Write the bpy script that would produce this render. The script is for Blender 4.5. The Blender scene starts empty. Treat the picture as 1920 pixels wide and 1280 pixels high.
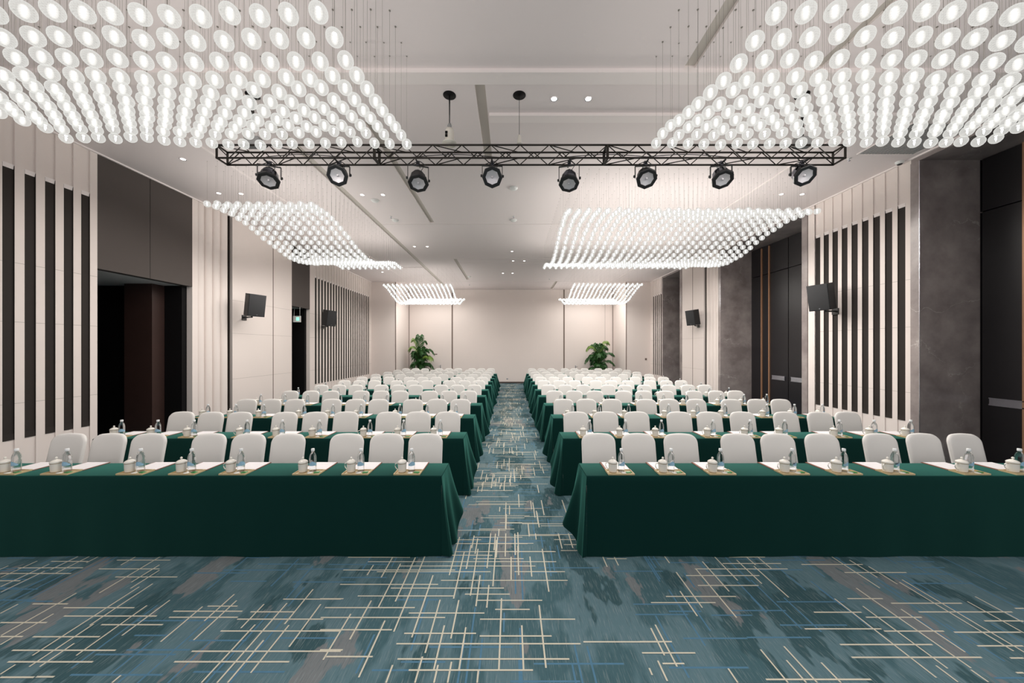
import bpy, bmesh, math, random
from mathutils import Vector, Matrix
R = random.Random(7)
SC = bpy.context.scene
C = SC.collection
PI = math.pi

# ------------------------------------------------------------------ camera, world, exposure
EYE = 1.97
cam_data = bpy.data.cameras.new('camera')
cam_data.sensor_width = 36.0
cam_data.lens = 12.0
cam_data.shift_x = 2 / 1920
cam_data.shift_y = 12 / 1920
cam_data.clip_start = 0.05
cam = bpy.data.objects.new('camera', cam_data)
cam.location = (0, 0, EYE)
cam.rotation_euler = (PI / 2, 0, 0)
C.objects.link(cam)
SC.camera = cam

world = bpy.data.worlds.new('world')
SC.world = world
world.use_nodes = True
world.node_tree.nodes['Background'].inputs[0].default_value = (0.95, 0.93, 0.92, 1)
world.node_tree.nodes['Background'].inputs[1].default_value = 0.5

SC.view_settings.view_transform = 'Standard'
SC.view_settings.look = 'None'
SC.view_settings.gamma = 1.0
SC.view_settings.use_curve_mapping = False
SC.view_settings.exposure = 0.70
SC.cycles.use_denoising = True
SC.cycles.transparent_max_bounces = 24
SC.cycles.max_bounces = 6
SC.cycles.diffuse_bounces = 4
SC.cycles.glossy_bounces = 3
SC.cycles.transmission_bounces = 5
SC.cycles.sample_clamp_indirect = 6.0
SC.cycles.caustics_reflective = False
SC.cycles.caustics_refractive = False

BULB = 66.0          # strength of the bulbs in the glass balls
LED = 600.0          # strength of the downward discs above them
GLOW = 0.52          # glow of the glass balls

# ------------------------------------------------------------------ materials
def lin(c):
    return tuple(((v / 255) / 12.92 if v / 255 <= 0.04045 else ((v / 255 + 0.055) / 1.055) ** 2.4) for v in c)

MAT = {}
def mat(name, rgb, rough=0.6, metal=0.0, bump=0.0, bscale=200.0, spec=0.5, var=0.0, vscale=3.0, sheen=0.0):
    m = bpy.data.materials.new(name)
    m.use_nodes = True
    nt = m.node_tree
    b = nt.nodes['Principled BSDF']
    col = lin(rgb)
    b.inputs['Base Color'].default_value = (*col, 1)
    b.inputs['Roughness'].default_value = rough
    b.inputs['Metallic'].default_value = metal
    b.inputs['Specular IOR Level'].default_value = spec
    if sheen:
        b.inputs['Sheen Weight'].default_value = sheen
    if var or bump:
        tc = nt.nodes.new('ShaderNodeTexCoord')
    if var:
        n = nt.nodes.new('ShaderNodeTexNoise'); n.inputs['Scale'].default_value = vscale
        n.inputs['Detail'].default_value = 4
        nt.links.new(tc.outputs['Object'], n.inputs['Vector'])
        r = nt.nodes.new('ShaderNodeMapRange')
        r.inputs['To Min'].default_value = 1 - var; r.inputs['To Max'].default_value = 1 + var
        nt.links.new(n.outputs['Fac'], r.inputs['Value'])
        mx = nt.nodes.new('ShaderNodeVectorMath'); mx.operation = 'SCALE'
        mx.inputs[0].default_value = col
        nt.links.new(r.outputs[0], mx.inputs['Scale'])
        nt.links.new(mx.outputs[0], b.inputs['Base Color'])
    if bump:
        n = nt.nodes.new('ShaderNodeTexNoise'); n.inputs['Scale'].default_value = bscale
        nt.links.new(tc.outputs['Object'], n.inputs['Vector'])
        bp = nt.nodes.new('ShaderNodeBump'); bp.inputs['Strength'].default_value = bump
        bp.inputs['Distance'].default_value = 0.002
        nt.links.new(n.outputs['Fac'], bp.inputs['Height'])
        nt.links.new(bp.outputs[0], b.inputs['Normal'])
    MAT[name] = m
    return m

def emis(name, rgb, s, sampling='AUTO'):
    m = bpy.data.materials.new(name); m.use_nodes = True
    nt = m.node_tree; nt.nodes.remove(nt.nodes['Principled BSDF'])
    e = nt.nodes.new('ShaderNodeEmission'); e.inputs[0].default_value = (*lin(rgb), 1); e.inputs[1].default_value = s
    nt.links.new(e.outputs[0], nt.nodes['Material Output'].inputs[0])
    try: m.cycles.emission_sampling = sampling
    except Exception: pass
    MAT[name] = m
    return m

mat('wall_fabric', (228, 217, 212), 0.85, bump=0.05, bscale=400, spec=0.2, var=0.015, vscale=1.5)
mat('ceiling_paint', (236, 226, 225), 0.9, spec=0.2)
mat('ceiling_trim', (243, 234, 232), 0.7, spec=0.3)
mat('diffuser_grey', (196, 188, 180), 0.8)
mat('gap_dark', (150, 142, 134), 0.9)
mat('joint_line', (120, 104, 96), 0.8)
mat('acoustic_dark', (42, 36, 33), 0.75, spec=0.3, var=0.1, vscale=6)
mat('lintel_panel', (80, 73, 70), 0.8, spec=0.3)
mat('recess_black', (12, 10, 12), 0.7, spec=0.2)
mat('brown_wood', (62, 44, 40), 0.45, var=0.15, vscale=5)
mat('soffit_grey', (215, 212, 212), 0.8)
mat('door_black', (30, 28, 31), 0.35, spec=0.5)
mat('bronze', (186, 142, 112), 0.4, metal=0.5)
mat('steel', (205, 205, 214), 0.25, metal=0.9)
mat('chair_cover', (232, 229, 226), 0.75, spec=0.2, bump=0.04, bscale=300, sheen=0.1)
mat('green_cloth', (7, 44, 41), 0.9, spec=0.1, bump=0.08, bscale=500, sheen=1.0)
_b = MAT['green_cloth'].node_tree.nodes['Principled BSDF']
_b.inputs['Sheen Tint'].default_value = (*lin((95, 178, 162)), 1)
_b.inputs['Sheen Roughness'].default_value = 0.4
mat('bamboo', (205, 182, 140), 0.5, var=0.08, vscale=30)
mat('paper', (240, 236, 238), 0.7)
mat('brown_board', (140, 92, 74), 0.6)
mat('porcelain', (238, 234, 226), 0.15)
mat('gilt', (150, 128, 84), 0.3, metal=0.5)
mat('cap_white', (240, 242, 244), 0.4)
mat('bottle_label', (150, 190, 216), 0.5, var=0.4, vscale=60)
mat('packet_green', (46, 130, 62), 0.4, var=0.3, vscale=90)
mat('truss_black', (52, 48, 44), 0.35, metal=0.6)
mat('lamp_black', (26, 26, 28), 0.35, spec=0.6)
mat('lamp_chrome', (120, 122, 132), 0.18, metal=1.0)
mat('reflector', (226, 222, 226), 0.35, metal=0.45)
mat('yellow_sticker', (180, 190, 70), 0.6)
mat('hoist_white', (225, 220, 210), 0.5)
mat('hoist_grey', (150, 150, 150), 0.5)
mat('speaker_black', (34, 34, 36), 0.6, bump=0.3, bscale=300)
mat('speaker_grille', (48, 48, 50), 0.8, bump=0.6, bscale=600)
mat('white_plastic', (232, 232, 230), 0.5)
mat('leaf_dark', (40, 84, 34), 0.5, var=0.25, vscale=8)
mat('leaf_light', (112, 142, 60), 0.5, var=0.2, vscale=8)
mat('stem_green', (84, 104, 56), 0.6)
mat('pot', (90, 80, 72), 0.5)
mat('soil', (50, 38, 30), 0.9)
mat('wire_steel', (148, 142, 134), 0.5, metal=0.3)
mat('baseboard_dark', (70, 60, 56), 0.6)
mat('carpet_cream', (208, 203, 186), 0.95, spec=0.1, var=0.08, vscale=60)
mat('carpet_blue', (84, 124, 150), 0.95, spec=0.1, var=0.15, vscale=30)
emis('downlight_glow', (255, 248, 240), 6.0, 'NONE')
emis('exit_glow', (150, 235, 205), 0.9, 'NONE')
emis('bulb_glow', (255, 250, 243), BULB, 'FRONT')
emis('led_disc', (255, 250, 244), LED, 'FRONT')
emis('bulb_glow_dimmed', (255, 250, 243), BULB * .75, 'FRONT')
emis('led_disc_dimmed', (255, 250, 244), LED * .75, 'FRONT')

def glass_water(name, tint, ior):
    m = bpy.data.materials.new(name); m.use_nodes = True
    nt = m.node_tree; b = nt.nodes['Principled BSDF']
    b.inputs['Base Color'].default_value = (*lin(tint), 1)
    b.inputs['Roughness'].default_value = 0.02
    b.inputs['IOR'].default_value = ior
    b.inputs['Transmission Weight'].default_value = 1.0
    tr = nt.nodes.new('ShaderNodeBsdfTransparent'); tr.inputs[0].default_value = (.97, .98, .98, 1)
    mx = nt.nodes.new('ShaderNodeMixShader'); mx.inputs[0].default_value = 0.6
    nt.links.new(tr.outputs[0], mx.inputs[1]); nt.links.new(b.outputs[0], mx.inputs[2])
    nt.links.new(mx.outputs[0], nt.nodes['Material Output'].inputs[0])
    MAT[name] = m
glass_water('bottle_clear', (246, 250, 252), 1.33)

def ball_glass():
    m = bpy.data.materials.new('ribbed_ball_glass'); m.use_nodes = True
    nt = m.node_tree; nt.nodes.remove(nt.nodes['Principled BSDF'])
    N, L = nt.nodes.new, nt.links.new
    uv = N('ShaderNodeUVMap'); sep = N('ShaderNodeSeparateXYZ'); L(uv.outputs[0], sep.inputs[0])
    mul = N('ShaderNodeMath'); mul.operation = 'MULTIPLY'; mul.inputs[1].default_value = 2 * PI * 13
    L(sep.outputs['Y'], mul.inputs[0])
    sn = N('ShaderNodeMath'); sn.operation = 'SINE'; L(mul.outputs[0], sn.inputs[0])
    lw = N('ShaderNodeLayerWeight'); lw.inputs['Blend'].default_value = 0.5
    pw = N('ShaderNodeMath'); pw.operation = 'POWER'; pw.inputs[1].default_value = 2.2; L(lw.outputs['Facing'], pw.inputs[0])
    a = N('ShaderNodeMath'); a.operation = 'MULTIPLY_ADD'; a.inputs[1].default_value = 0.42; a.inputs[2].default_value = 0.44
    L(pw.outputs[0], a.inputs[0])
    rb = N('ShaderNodeMath'); rb.operation = 'MULTIPLY_ADD'; rb.inputs[1].default_value = 0.13
    L(sn.outputs[0], rb.inputs[0]); L(a.outputs[0], rb.inputs[2])
    rb.use_clamp = True
    tr = N('ShaderNodeBsdfTransparent'); tr.inputs[0].default_value = (0.985, 0.99, 0.985, 1)
    em = N('ShaderNodeEmission'); em.inputs[0].default_value = (0.97, 0.96, 0.915, 1)
    em.inputs[1].default_value = GLOW
    mx = N('ShaderNodeMixShader')
    L(rb.outputs[0], mx.inputs[0]); L(tr.outputs[0], mx.inputs[1]); L(em.outputs[0], mx.inputs[2])
    L(mx.outputs[0], nt.nodes['Material Output'].inputs[0])
    m.cycles.emission_sampling = 'NONE'
    MAT['ball_glass'] = m
ball_glass()

def halo():  # added shell that paints a soft glow around the bulb core
    m = bpy.data.materials.new('lamp_halo'); m.use_nodes = True
    nt = m.node_tree; nt.nodes.remove(nt.nodes['Principled BSDF'])
    N, L = nt.nodes.new, nt.links.new
    lw = N('ShaderNodeLayerWeight'); lw.inputs['Blend'].default_value = 0.5
    iv = N('ShaderNodeMath'); iv.operation = 'SUBTRACT'; iv.inputs[0].default_value = 1.0; L(lw.outputs['Facing'], iv.inputs[1])
    pw = N('ShaderNodeMath'); pw.operation = 'POWER'; pw.inputs[1].default_value = 1.6; L(iv.outputs[0], pw.inputs[0])
    ml = N('ShaderNodeMath'); ml.operation = 'MULTIPLY'; ml.inputs[1].default_value = 0.55; L(pw.outputs[0], ml.inputs[0])
    tr = N('ShaderNodeBsdfTransparent'); em = N('ShaderNodeEmission'); em.inputs[0].default_value = (1, .98, .94, 1); em.inputs[1].default_value = 0.95
    mx = N('ShaderNodeMixShader'); L(ml.outputs[0], mx.inputs[0]); L(tr.outputs[0], mx.inputs[1]); L(em.outputs[0], mx.inputs[2])
    L(mx.outputs[0], nt.nodes['Material Output'].inputs[0])
    m.cycles.emission_sampling = 'NONE'
    MAT['lamp_halo'] = m
halo()

def marble():
    m = bpy.data.materials.new('dark_marble'); m.use_nodes = True
    nt = m.node_tree; b = nt.nodes['Principled BSDF']; N, L = nt.nodes.new, nt.links.new
    tc = N('ShaderNodeTexCoord')
    n1 = N('ShaderNodeTexNoise'); n1.inputs['Scale'].default_value = 2.2; n1.inputs['Detail'].default_value = 8
    n1.inputs['Roughness'].default_value = 0.6
    L(tc.outputs['Object'], n1.inputs['Vector'])
    cr = N('ShaderNodeValToRGB')
    cr.color_ramp.elements[0].position = 0.35; cr.color_ramp.elements[0].color = (*lin((128, 118, 117)), 1)
    cr.color_ramp.elements[1].position = 0.7; cr.color_ramp.elements[1].color = (*lin((166, 156, 153)), 1)
    L(n1.outputs['Fac'], cr.inputs[0])
    mp = N('ShaderNodeVectorMath'); mp.operation = 'MULTIPLY_ADD'
    mp.inputs[1].default_value = (0.9, 0.9, 0.9)
    L(n1.outputs['Color'], mp.inputs[0]); L(tc.outputs['Object'], mp.inputs[2])
    vo = N('ShaderNodeTexVoronoi'); vo.feature = 'DISTANCE_TO_EDGE'; vo.inputs['Scale'].default_value = 0.75
    L(mp.outputs[0], vo.inputs['Vector'])
    r = N('ShaderNodeMapRange'); r.inputs['From Min'].default_value = 0.0; r.inputs['From Max'].default_value = 0.008
    r.inputs['To Min'].default_value = 0.55; r.inputs['To Max'].default_value = 0.0
    L(vo.outputs['Distance'], r.inputs['Value'])
    n2 = N('ShaderNodeTexNoise'); n2.inputs['Scale'].default_value = 1.3; L(tc.outputs['Object'], n2.inputs['Vector'])
    r2 = N('ShaderNodeMapRange'); r2.inputs['From Min'].default_value = 0.48; r2.inputs['From Max'].default_value = 0.6
    L(n2.outputs['Fac'], r2.inputs['Value'])
    mu = N('ShaderNodeMath'); mu.operation = 'MULTIPLY'; L(r.outputs[0], mu.inputs[0]); L(r2.outputs[0], mu.inputs[1])
    mx = N('ShaderNodeMix'); mx.data_type = 'RGBA'
    mx.inputs['B'].default_value = (*lin((215, 208, 204)), 1)
    L(mu.outputs[0], mx.inputs['Factor']); L(cr.outputs[0], mx.inputs['A'])
    L(mx.outputs['Result'], b.inputs['Base Color'])
    b.inputs['Roughness'].default_value = 0.28
    MAT['marble'] = m
marble()

def carpet():
    m = bpy.data.materials.new('carpet'); m.use_nodes = True
    nt = m.node_tree; b = nt.nodes['Principled BSDF']; N, L = nt.nodes.new, nt.links.new
    tc = N('ShaderNodeTexCoord')
    def nz(sx, sy, scale, detail, w=0):
        mp = N('ShaderNodeMapping'); mp.inputs['Scale'].default_value = (sx, sy, 1); mp.inputs['Location'].default_value = (w, w * 2, 0)
        L(tc.outputs['Object'], mp.inputs[0])
        n = N('ShaderNodeTexNoise'); n.inputs['Scale'].default_value = scale; n.inputs['Detail'].default_value = detail
        n.inputs['Roughness'].default_value = 0.6
        L(mp.outputs[0], n.inputs['Vector']); return n
    def mixc(fac, a, bcol):
        x = N('ShaderNodeMix'); x.data_type = 'RGBA'
        L(fac, x.inputs['Factor'])
        if isinstance(a, tuple): x.inputs['A'].default_value = (*lin(a), 1)
        else: L(a, x.inputs['A'])
        x.inputs['B'].default_value = (*lin(bcol), 1)
        return x.outputs['Result']
    def thr(n, lo, hi, mx=1.0):
        r = N('ShaderNodeMapRange'); r.inputs['From Min'].default_value = lo; r.inputs['From Max'].default_value = hi
        r.inputs['To Max'].default_value = mx
        L(n.outputs['Fac'], r.inputs['Value']); return r.outputs[0]
    c = mixc(thr(nz(1.2, 0.55, 1.6, 3), 0.46, 0.50, 1), (70, 99, 107), (92, 119, 128))
    c = mixc(thr(nz(1.6, 0.6, 1.4, 4, 7.3), 0.56, 0.58, 0.9), c, (54, 82, 88))
    c = mixc(thr(nz(1.5, 0.6, 1.3, 5, 4.4), 0.585, 0.60, 0.85), c, (122, 124, 126))
    c = mixc(thr(nz(60, 2.5, 3.0, 3, 1.7), 0.55, 0.66, 0.5), c, (142, 154, 156))
    c = mixc(thr(nz(50, 2.2, 3.0, 3, 5.7), 0.56, 0.68, 0.5), c, (50, 78, 86))
    L(c, b.inputs['Base Color'])
    b.inputs['Roughness'].default_value = 0.95
    b.inputs['Specular IOR Level'].default_value = 0.1
    n = nz(400, 200, 1, 2)
    bp = N('ShaderNodeBump'); bp.inputs['Strength'].default_value = 0.3; bp.inputs['Distance'].default_value = 0.003
    L(n.outputs['Fac'], bp.inputs['Height']); L(bp.outputs[0], b.inputs['Normal'])
    MAT['carpet'] = m
carpet()

# ------------------------------------------------------------------ mesh helpers
class MB:
    """collects shapes with material slots; build() links them as ONE mesh object"""
    def __init__(s):
        s.v, s.f, s.mi, s.sm, s.mats = [], [], [], [], []
    def slot(s, m):
        if m not in s.mats: s.mats.append(m)
        return s.mats.index(m)
    def add(s, vs, fs, m, smooth=False, M=None):
        o = len(s.v); k = s.slot(m)
        if M is not None: vs = [tuple(M @ Vector(v)) for v in vs]
        s.v.extend(vs)
        for f in fs:
            s.f.append(tuple(o + i for i in f)); s.mi.append(k); s.sm.append(smooth)
    def box(s, x0, x1, y0, y1, z0, z1, m, M=None):
        if x0 > x1: x0, x1 = x1, x0
        if y0 > y1: y0, y1 = y1, y0
        if z0 > z1: z0, z1 = z1, z0
        vs = [(x0, y0, z0), (x1, y0, z0), (x1, y1, z0), (x0, y1, z0), (x0, y0, z1), (x1, y0, z1), (x1, y1, z1), (x0, y1, z1)]
        s.add(vs, [(3, 2, 1, 0), (4, 5, 6, 7), (0, 1, 5, 4), (1, 2, 6, 5), (2, 3, 7, 6), (3, 0, 4, 7)], m, M=M)
    def rbox(s, x0, x1, y0, y1, z0, z1, r, m, M=None, seg=3):
        """box with rounded edges"""
        bm = bmesh.new(); bmesh.ops.create_cube(bm, size=1)
        for v in bm.verts:
            v.co = Vector(((x0 + x1) / 2 + v.co.x * abs(x1 - x0), (y0 + y1) / 2 + v.co.y * abs(y1 - y0), (z0 + z1) / 2 + v.co.z * abs(z1 - z0)))
        bmesh.ops.bevel(bm, geom=list(bm.edges), offset=r, segments=seg, affect='EDGES', profile=0.5)
        bm.verts.index_update()
        s.add([tuple(v.co) for v in bm.verts], [tuple(v.index for v in f.verts) for f in bm.faces], m, True, M)
        bm.free()
    def lathe(s, prof, n, m, M=None, smooth=True, capped=True):
        vs, fs = [], []
        for r, z in prof:
            for k in range(n):
                a = 2 * PI * k / n
                vs.append((r * math.cos(a), r * math.sin(a), z))
        for i in range(len(prof) - 1):
            for k in range(n):
                k2 = (k + 1) % n
                fs.append((i * n + k, i * n + k2, (i + 1) * n + k2, (i + 1) * n + k))
        if capped:
            fs.append(tuple(range(n))[::-1]); fs.append(tuple((len(prof) - 1) * n + k for k in range(n)))
        s.add(vs, fs, m, smooth, M)
    def tube(s, pts, r, m, n=6, M=None, taper=None):
        pts = [Vector(p) for p in pts]; vs, fs = [], []
        for i, p in enumerate(pts):
            d = (pts[min(i + 1, len(pts) - 1)] - pts[max(i - 1, 0)]).normalized()
            up = Vector((0, 0, 1)) if abs(d.z) < 0.9 else Vector((1, 0, 0))
            a = d.cross(up).normalized(); b = d.cross(a).normalized()
            rr = r if taper is None else r * (1 + (taper - 1) * i / (len(pts) - 1))
            for k in range(n):
                t = 2 * PI * k / n
                vs.append(tuple(p + a * (rr * math.cos(t)) + b * (rr * math.sin(t))))
        for i in range(len(pts) - 1):
            for k in range(n):
                k2 = (k + 1) % n
                fs.append((i * n + k, i * n + k2, (i + 1) * n + k2, (i + 1) * n + k))
        fs.append(tuple(range(n))[::-1]); fs.append(tuple((len(pts) - 1) * n + k for k in range(n)))
        s.add(vs, fs, m, True, M)
    def mesh(s, name):
        me = bpy.data.meshes.new(name)
        me.from_pydata(s.v, [], s.f)
        for m in s.mats: me.materials.append(MAT[m])
        me.polygons.foreach_set('material_index', s.mi)
        me.polygons.foreach_set('use_smooth', s.sm)
        me.update()
        return me
    def build(s, name, parent=None):
        return link(name, s.mesh(name), parent)

def link(name, me, parent=None):
    o = bpy.data.objects.new(name, me); C.objects.link(o)
    if parent is not None: o.parent = parent
    return o

def tag(o, label=None, cat=None, group=None, kind=None):
    if label: o['label'] = label
    if cat: o['category'] = cat
    if group: o['group'] = group
    if kind: o['kind'] = kind
    return o

def thing(name, label, cat, loc=(0, 0, 0), rz=0, group=None):
    o = bpy.data.objects.new(name, None); C.objects.link(o)
    o.location = loc; o.rotation_euler = (0, 0, rz)
    o.empty_display_size = 0.1
    return tag(o, label, cat, group)

def struct(name, mb, parent=None):
    o = mb.build(name, parent)
    if parent is None: o['kind'] = 'structure'
    return o

KIDS = {}
def kids(o):
    if o.name not in KIDS: KIDS[o.name] = list(o.children)
    return KIDS[o.name]
def dup(root, loc, rz, label, group, cat, scale=None):
    r = root.copy(); C.objects.link(r); r.location = loc; r.rotation_euler = (0, 0, rz)
    tag(r, label, cat, group)
    for ch in kids(root):
        c = ch.copy(); C.objects.link(c); c.parent = r
        for g in kids(ch):
            d = g.copy(); C.objects.link(d); d.parent = c
    return r

ORD = ['zeroth', 'first', 'second', 'third', 'fourth', 'fifth', 'sixth', 'seventh', 'eighth', 'ninth', 'tenth', 'eleventh',
       'twelfth', 'thirteenth', 'fourteenth', 'fifteenth', 'sixteenth', 'seventeenth', 'eighteenth', 'nineteenth',
       'twentieth', 'twenty-first', 'twenty-second', 'twenty-third', 'twenty-fourth']

def P(px, py, Y):
    """point of the room at depth Y seen at a pixel of the photograph"""
    return Vector(((px - 958) * Y / 640, Y, EYE + (652 - py) * Y / 640))
def PF(px, py):
    Y = EYE * 640 / (py - 652)
    return ((px - 958) * Y / 640, Y)

HC = 5.21      # ceiling
WX = 6.87      # half width
DX = 7.86      # plane of the doors in the right-hand recesses
YB = 19.0      # back wall
Y0 = -1.6

# ------------------------------------------------------------------ floor with its woven lines
fl = MB()
fl.add([(-9.6, Y0, 0), (8.4, Y0, 0), (8.4, YB + .3, 0), (-9.6, YB + .3, 0)], [(0, 1, 2, 3)], 'carpet')
def hline(x0, x1, y, w, m, z=0.0012):
    z += R.uniform(0, .0005)
    fl.add([(x0, y - w / 2, z), (x1, y - w / 2, z), (x1, y + w / 2, z), (x0, y + w / 2, z)], [(0, 1, 2, 3)], m)
def vline(x, y0, y1, w, m, z=0.0018):
    z += R.uniform(0, .0005)
    if y0 > y1: y0, y1 = y1, y0
    fl.add([(x - w / 2, y0, z), (x + w / 2, y0, z), (x + w / 2, y1, z), (x - w / 2, y1, z)], [(0, 1, 2, 3)], m)
A_H = [(288,97,495,97),(100,133,467,133),(0,165,400,165),(0,205,112,207),(658,90,958,90),(553,141,900,138),(648,185,998,184),(182,337,384,335),(355,359,758,356),(355,407,885,402),(565,456,920,450),(0,442,265,440),(0,521,130,519),(180,524,565,518),(60,602,657,592),(37,666,528,658),(0,750,193,748),(202,748,307,745),(974,378,1364,377),(950,412,1338,411),(1168,349,1336,349),(1592,310,1920,308),(1408,382,1655,380),(1332,424,1820,420),(1237,492,1920,485),(1073,607,1920,598),(975,666,1630,657)]
A_V = [(50,122,-20,150),(212,95,0,188),(280,112,0,240),(257,152,0,270),(440,70,283,145),(503,70,310,165),(555,70,485,105),(765,70,680,118),(905,70,555,275),(900,117,735,215),(898,147,732,250),(787,240,178,627),(860,223,503,457),(530,450,160,690),(435,275,0,515),(302,392,0,567),(103,338,0,390),(830,345,425,627),(958,315,683,515),(423,558,218,690),(88,678,0,733),(1142,352,900,550),(1333,317,1087,540),(1320,282,1147,433),(685,738,625,780),(1487,338,1353,473),(1438,453,1130,780),(1615,332,1220,780),(1762,254,1600,450),(1805,338,1625,578),(1625,456,1410,725),(1483,541,1280,780)]
B_H = [(867,21,1138,21),(1090,10,1350,13),(715,36,907,35),(720,57,878,57),(155,137,508,131),(268,161,1328,156),(760,95,1328,110),(590,122,970,123),(132,204,760,207),(445,183,1212,183),(112,288,665,285),(320,215,960,215),(398,308,1035,307),(680,265,1393,263),(815,342,1068,341),(212,352,755,351),(883,377,1250,375),(0,367,132,367),(25,421,535,413),(985,428,1180,426),(0,478,705,467),(500,448,925,447),(900,484,1435,480),(0,543,405,540),(473,563,878,561),(898,578,1303,575),(428,624,1465,616),(1482,612,1920,607),(0,655,128,655),(35,693,297,692),(435,708,1402,704),(498,771,1198,766),(1095,216,1378,214),(1317,36,1480,33),(1372,62,1488,63),(1355,96,1447,96),(1613,142,1725,142)]
B_V = [(960,0,940,195),(1042,0,1045,130),(1212,0,1216,35),(1340,0,1362,85),(1395,0,1425,82),(783,20,730,235),(850,65,822,200),(887,87,848,350),(990,37,975,298),(1112,70,1118,235),(1248,87,1290,328),(1075,132,1075,260),(1182,130,1190,243),(808,105,755,367),(302,178,263,235),(420,112,345,248),(533,135,428,383),(448,170,335,415),(598,110,415,553),(635,235,517,585),(900,235,878,410),(950,290,938,418),(288,378,168,597),(675,373,592,673),(780,375,737,592),(1020,365,1008,765),(1232,403,1272,757),(175,453,15,712),(365,490,218,810),(700,517,640,765),(820,528,782,765),(1135,517,1145,765),(580,693,530,840),(662,740,643,840),(738,722,720,840),(890,770,885,840),(412,740,368,840),(1587,122,1615,188),(1648,120,1680,180)]
C_H = [(445,65,625,65),(413,97,705,97),(275,125,737,123),(230,157,597,157),(290,207,592,206),(130,262,480,261),(55,292,378,292),(808,102,1113,101),(1023,142,1332,142),(1038,273,1213,272),(870,341,1107,340),(1255,295,1610,296),(1130,366,1408,365),(1392,338,1863,340),(823,423,1208,424),(1220,435,1520,435),(998,500,1465,504),(1055,563,1713,569),(1720,383,1920,385),(1568,439,1907,442),(1683,506,1920,511),(1850,569,1920,570),(1875,321,1920,321),(0,486,160,489),(10,544,277,544),(113,597,222,597),(627,673,1160,680),(1880,642,1920,644)]
C_V = [(120,60,150,95),(370,62,490,182),(308,87,450,237),(178,140,315,318),(275,123,487,368),(197,235,290,360),(480,80,613,198),(568,110,745,267),(523,58,580,105),(577,58,660,122),(950,58,1200,220),(1045,80,1190,167),(1140,112,1290,200),(1080,220,1657,620),(972,273,1483,668),(1115,310,1537,622),(1297,190,1868,535),(1317,178,1920,545),(1303,325,1628,540),(1670,262,1920,390),(1640,287,1917,445),(52,420,125,557),(75,403,187,613),(88,583,138,685),(45,620,62,655),(720,511,885,693),(733,580,830,693),(910,592,1000,693),(612,527,730,693),(440,622,490,693),(1652,628,1745,690),(1480,607,1590,690)]
for H, V, ox, oy, k in ((A_H, A_V, 0, 1020, 1 / 3), (B_H, B_V, 600, 1000, 1 / 3), (C_H, C_V, 1200, 1020, .375)):
    for a, b, c, d in H:
        p, q = PF(ox + a * k, oy + b * k), PF(ox + c * k, oy + d * k)
        hline(p[0], q[0], (p[1] + q[1]) / 2, .0105, 'carpet_cream')
    for a, b, c, d in V:
        p, q = PF(ox + a * k, oy + b * k), PF(ox + c * k, oy + d * k)
        vline((p[0] + q[0]) / 2, p[1], q[1], .0105, 'carpet_cream')
# the aisle beyond the first tables: clusters of short crossing lines
for cy, cx, n in ((3.55, -.2, 7), (3.9, .3, 7), (4.25, -.1, 6), (4.9, -.35, 12), (5.2, .05, 14), (5.6, -.1, 12), (5.9, .45, 5), (6.4, -.05, 12),
                  (6.9, -.3, 10), (7.4, .1, 14), (7.9, -.1, 14), (8.5, .3, 8), (9.0, -.2, 16), (9.6, .1, 14), (10.4, -.1, 18),
                  (11.2, .1, 18), (12, -.1, 20), (13, .1, 22), (14, 0, 22), (15, -.1, 22), (16, .1, 22), (17, -.1, 20), (18, 0, 20)):
    for k in range(n):
        x = cx + R.gauss(0, .25); y = cy + R.gauss(0, .22); l = R.uniform(.12, .36)
        hline(x - l, x + l, y, .010, 'carpet_cream')
        x = cx + R.gauss(0, .28); y = cy + R.gauss(0, .2); l = R.uniform(.05, .2)
        vline(x, y - l, y + l, .011, 'carpet_cream')
# blue lines woven under the cream ones
for k in range(60):
    cx = R.uniform(-4.6, 4.6); cy = R.uniform(1.9, 3.6)
    for j in range(4):
        x = cx + R.gauss(0, .22); y = cy + R.gauss(0, .14)
        if R.random() < .5: l = R.uniform(.1, .3); hline(x - l, x + l, y, .012, 'carpet_blue', .0002)
        else: l = R.uniform(.08, .3); vline(x, y - l, y + l, .012, 'carpet_blue', .0004)
for k in range(60):
    x = R.uniform(-.7, .7); y = R.uniform(3.3, 9)
    if R.random() < .5: l = R.uniform(.1, .25); hline(x - l, x + l, y, .012, 'carpet_blue', .0002)
    else: l = R.uniform(.06, .25); vline(x, y - l, y + l, .012, 'carpet_blue', .0004)
struct('floor', fl)

# ------------------------------------------------------------------ ceiling: plane with grooves and cross strips
xs_rect = []   # (x0, x1, y0, y1, lift, material)
def rect(x0, x1, y0, y1, lift, m): xs_rect.append((x0, x1, y0, y1, lift, m))
rect(-6.95, 6.95, 3.985, 4.165, -.03, 'ceiling_trim')
rect(-6.95, 6.95, 3.96, 3.985, -.045, 'ceiling_trim')
rect(-.30, 6.95, 4.73, 4.88, -.025, 'ceiling_trim')
rect(-.30, 6.95, 4.705, 4.73, -.04, 'ceiling_trim')
rect(-.45, -.32, 4.165, 5.9, .035, 'diffuser_grey')
rect(-2.10, -1.98, 4.9, 8.86, .025, 'diffuser_grey')
rect(-2.10, -1.98, 12.45, 16.2, .025, 'diffuser_grey')
rect(2.15, 2.27, 16.6, 18.8, .025, 'diffuser_grey')
rect(-3.53, -3.39, 4.9, 17.8, .025, 'diffuser_grey')
rect(2.00, 2.13, Y0, 3.96, .035, 'diffuser_grey')
rect(3.50, 3.60, Y0, 3.96, .025, 'diffuser_grey')
rect(-5.0, -4.97, 4.165, 16.0, -.012, 'ceiling_trim')
rect(4.97, 5.0, 4.9, 16.0, -.012, 'ceiling_trim')
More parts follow.
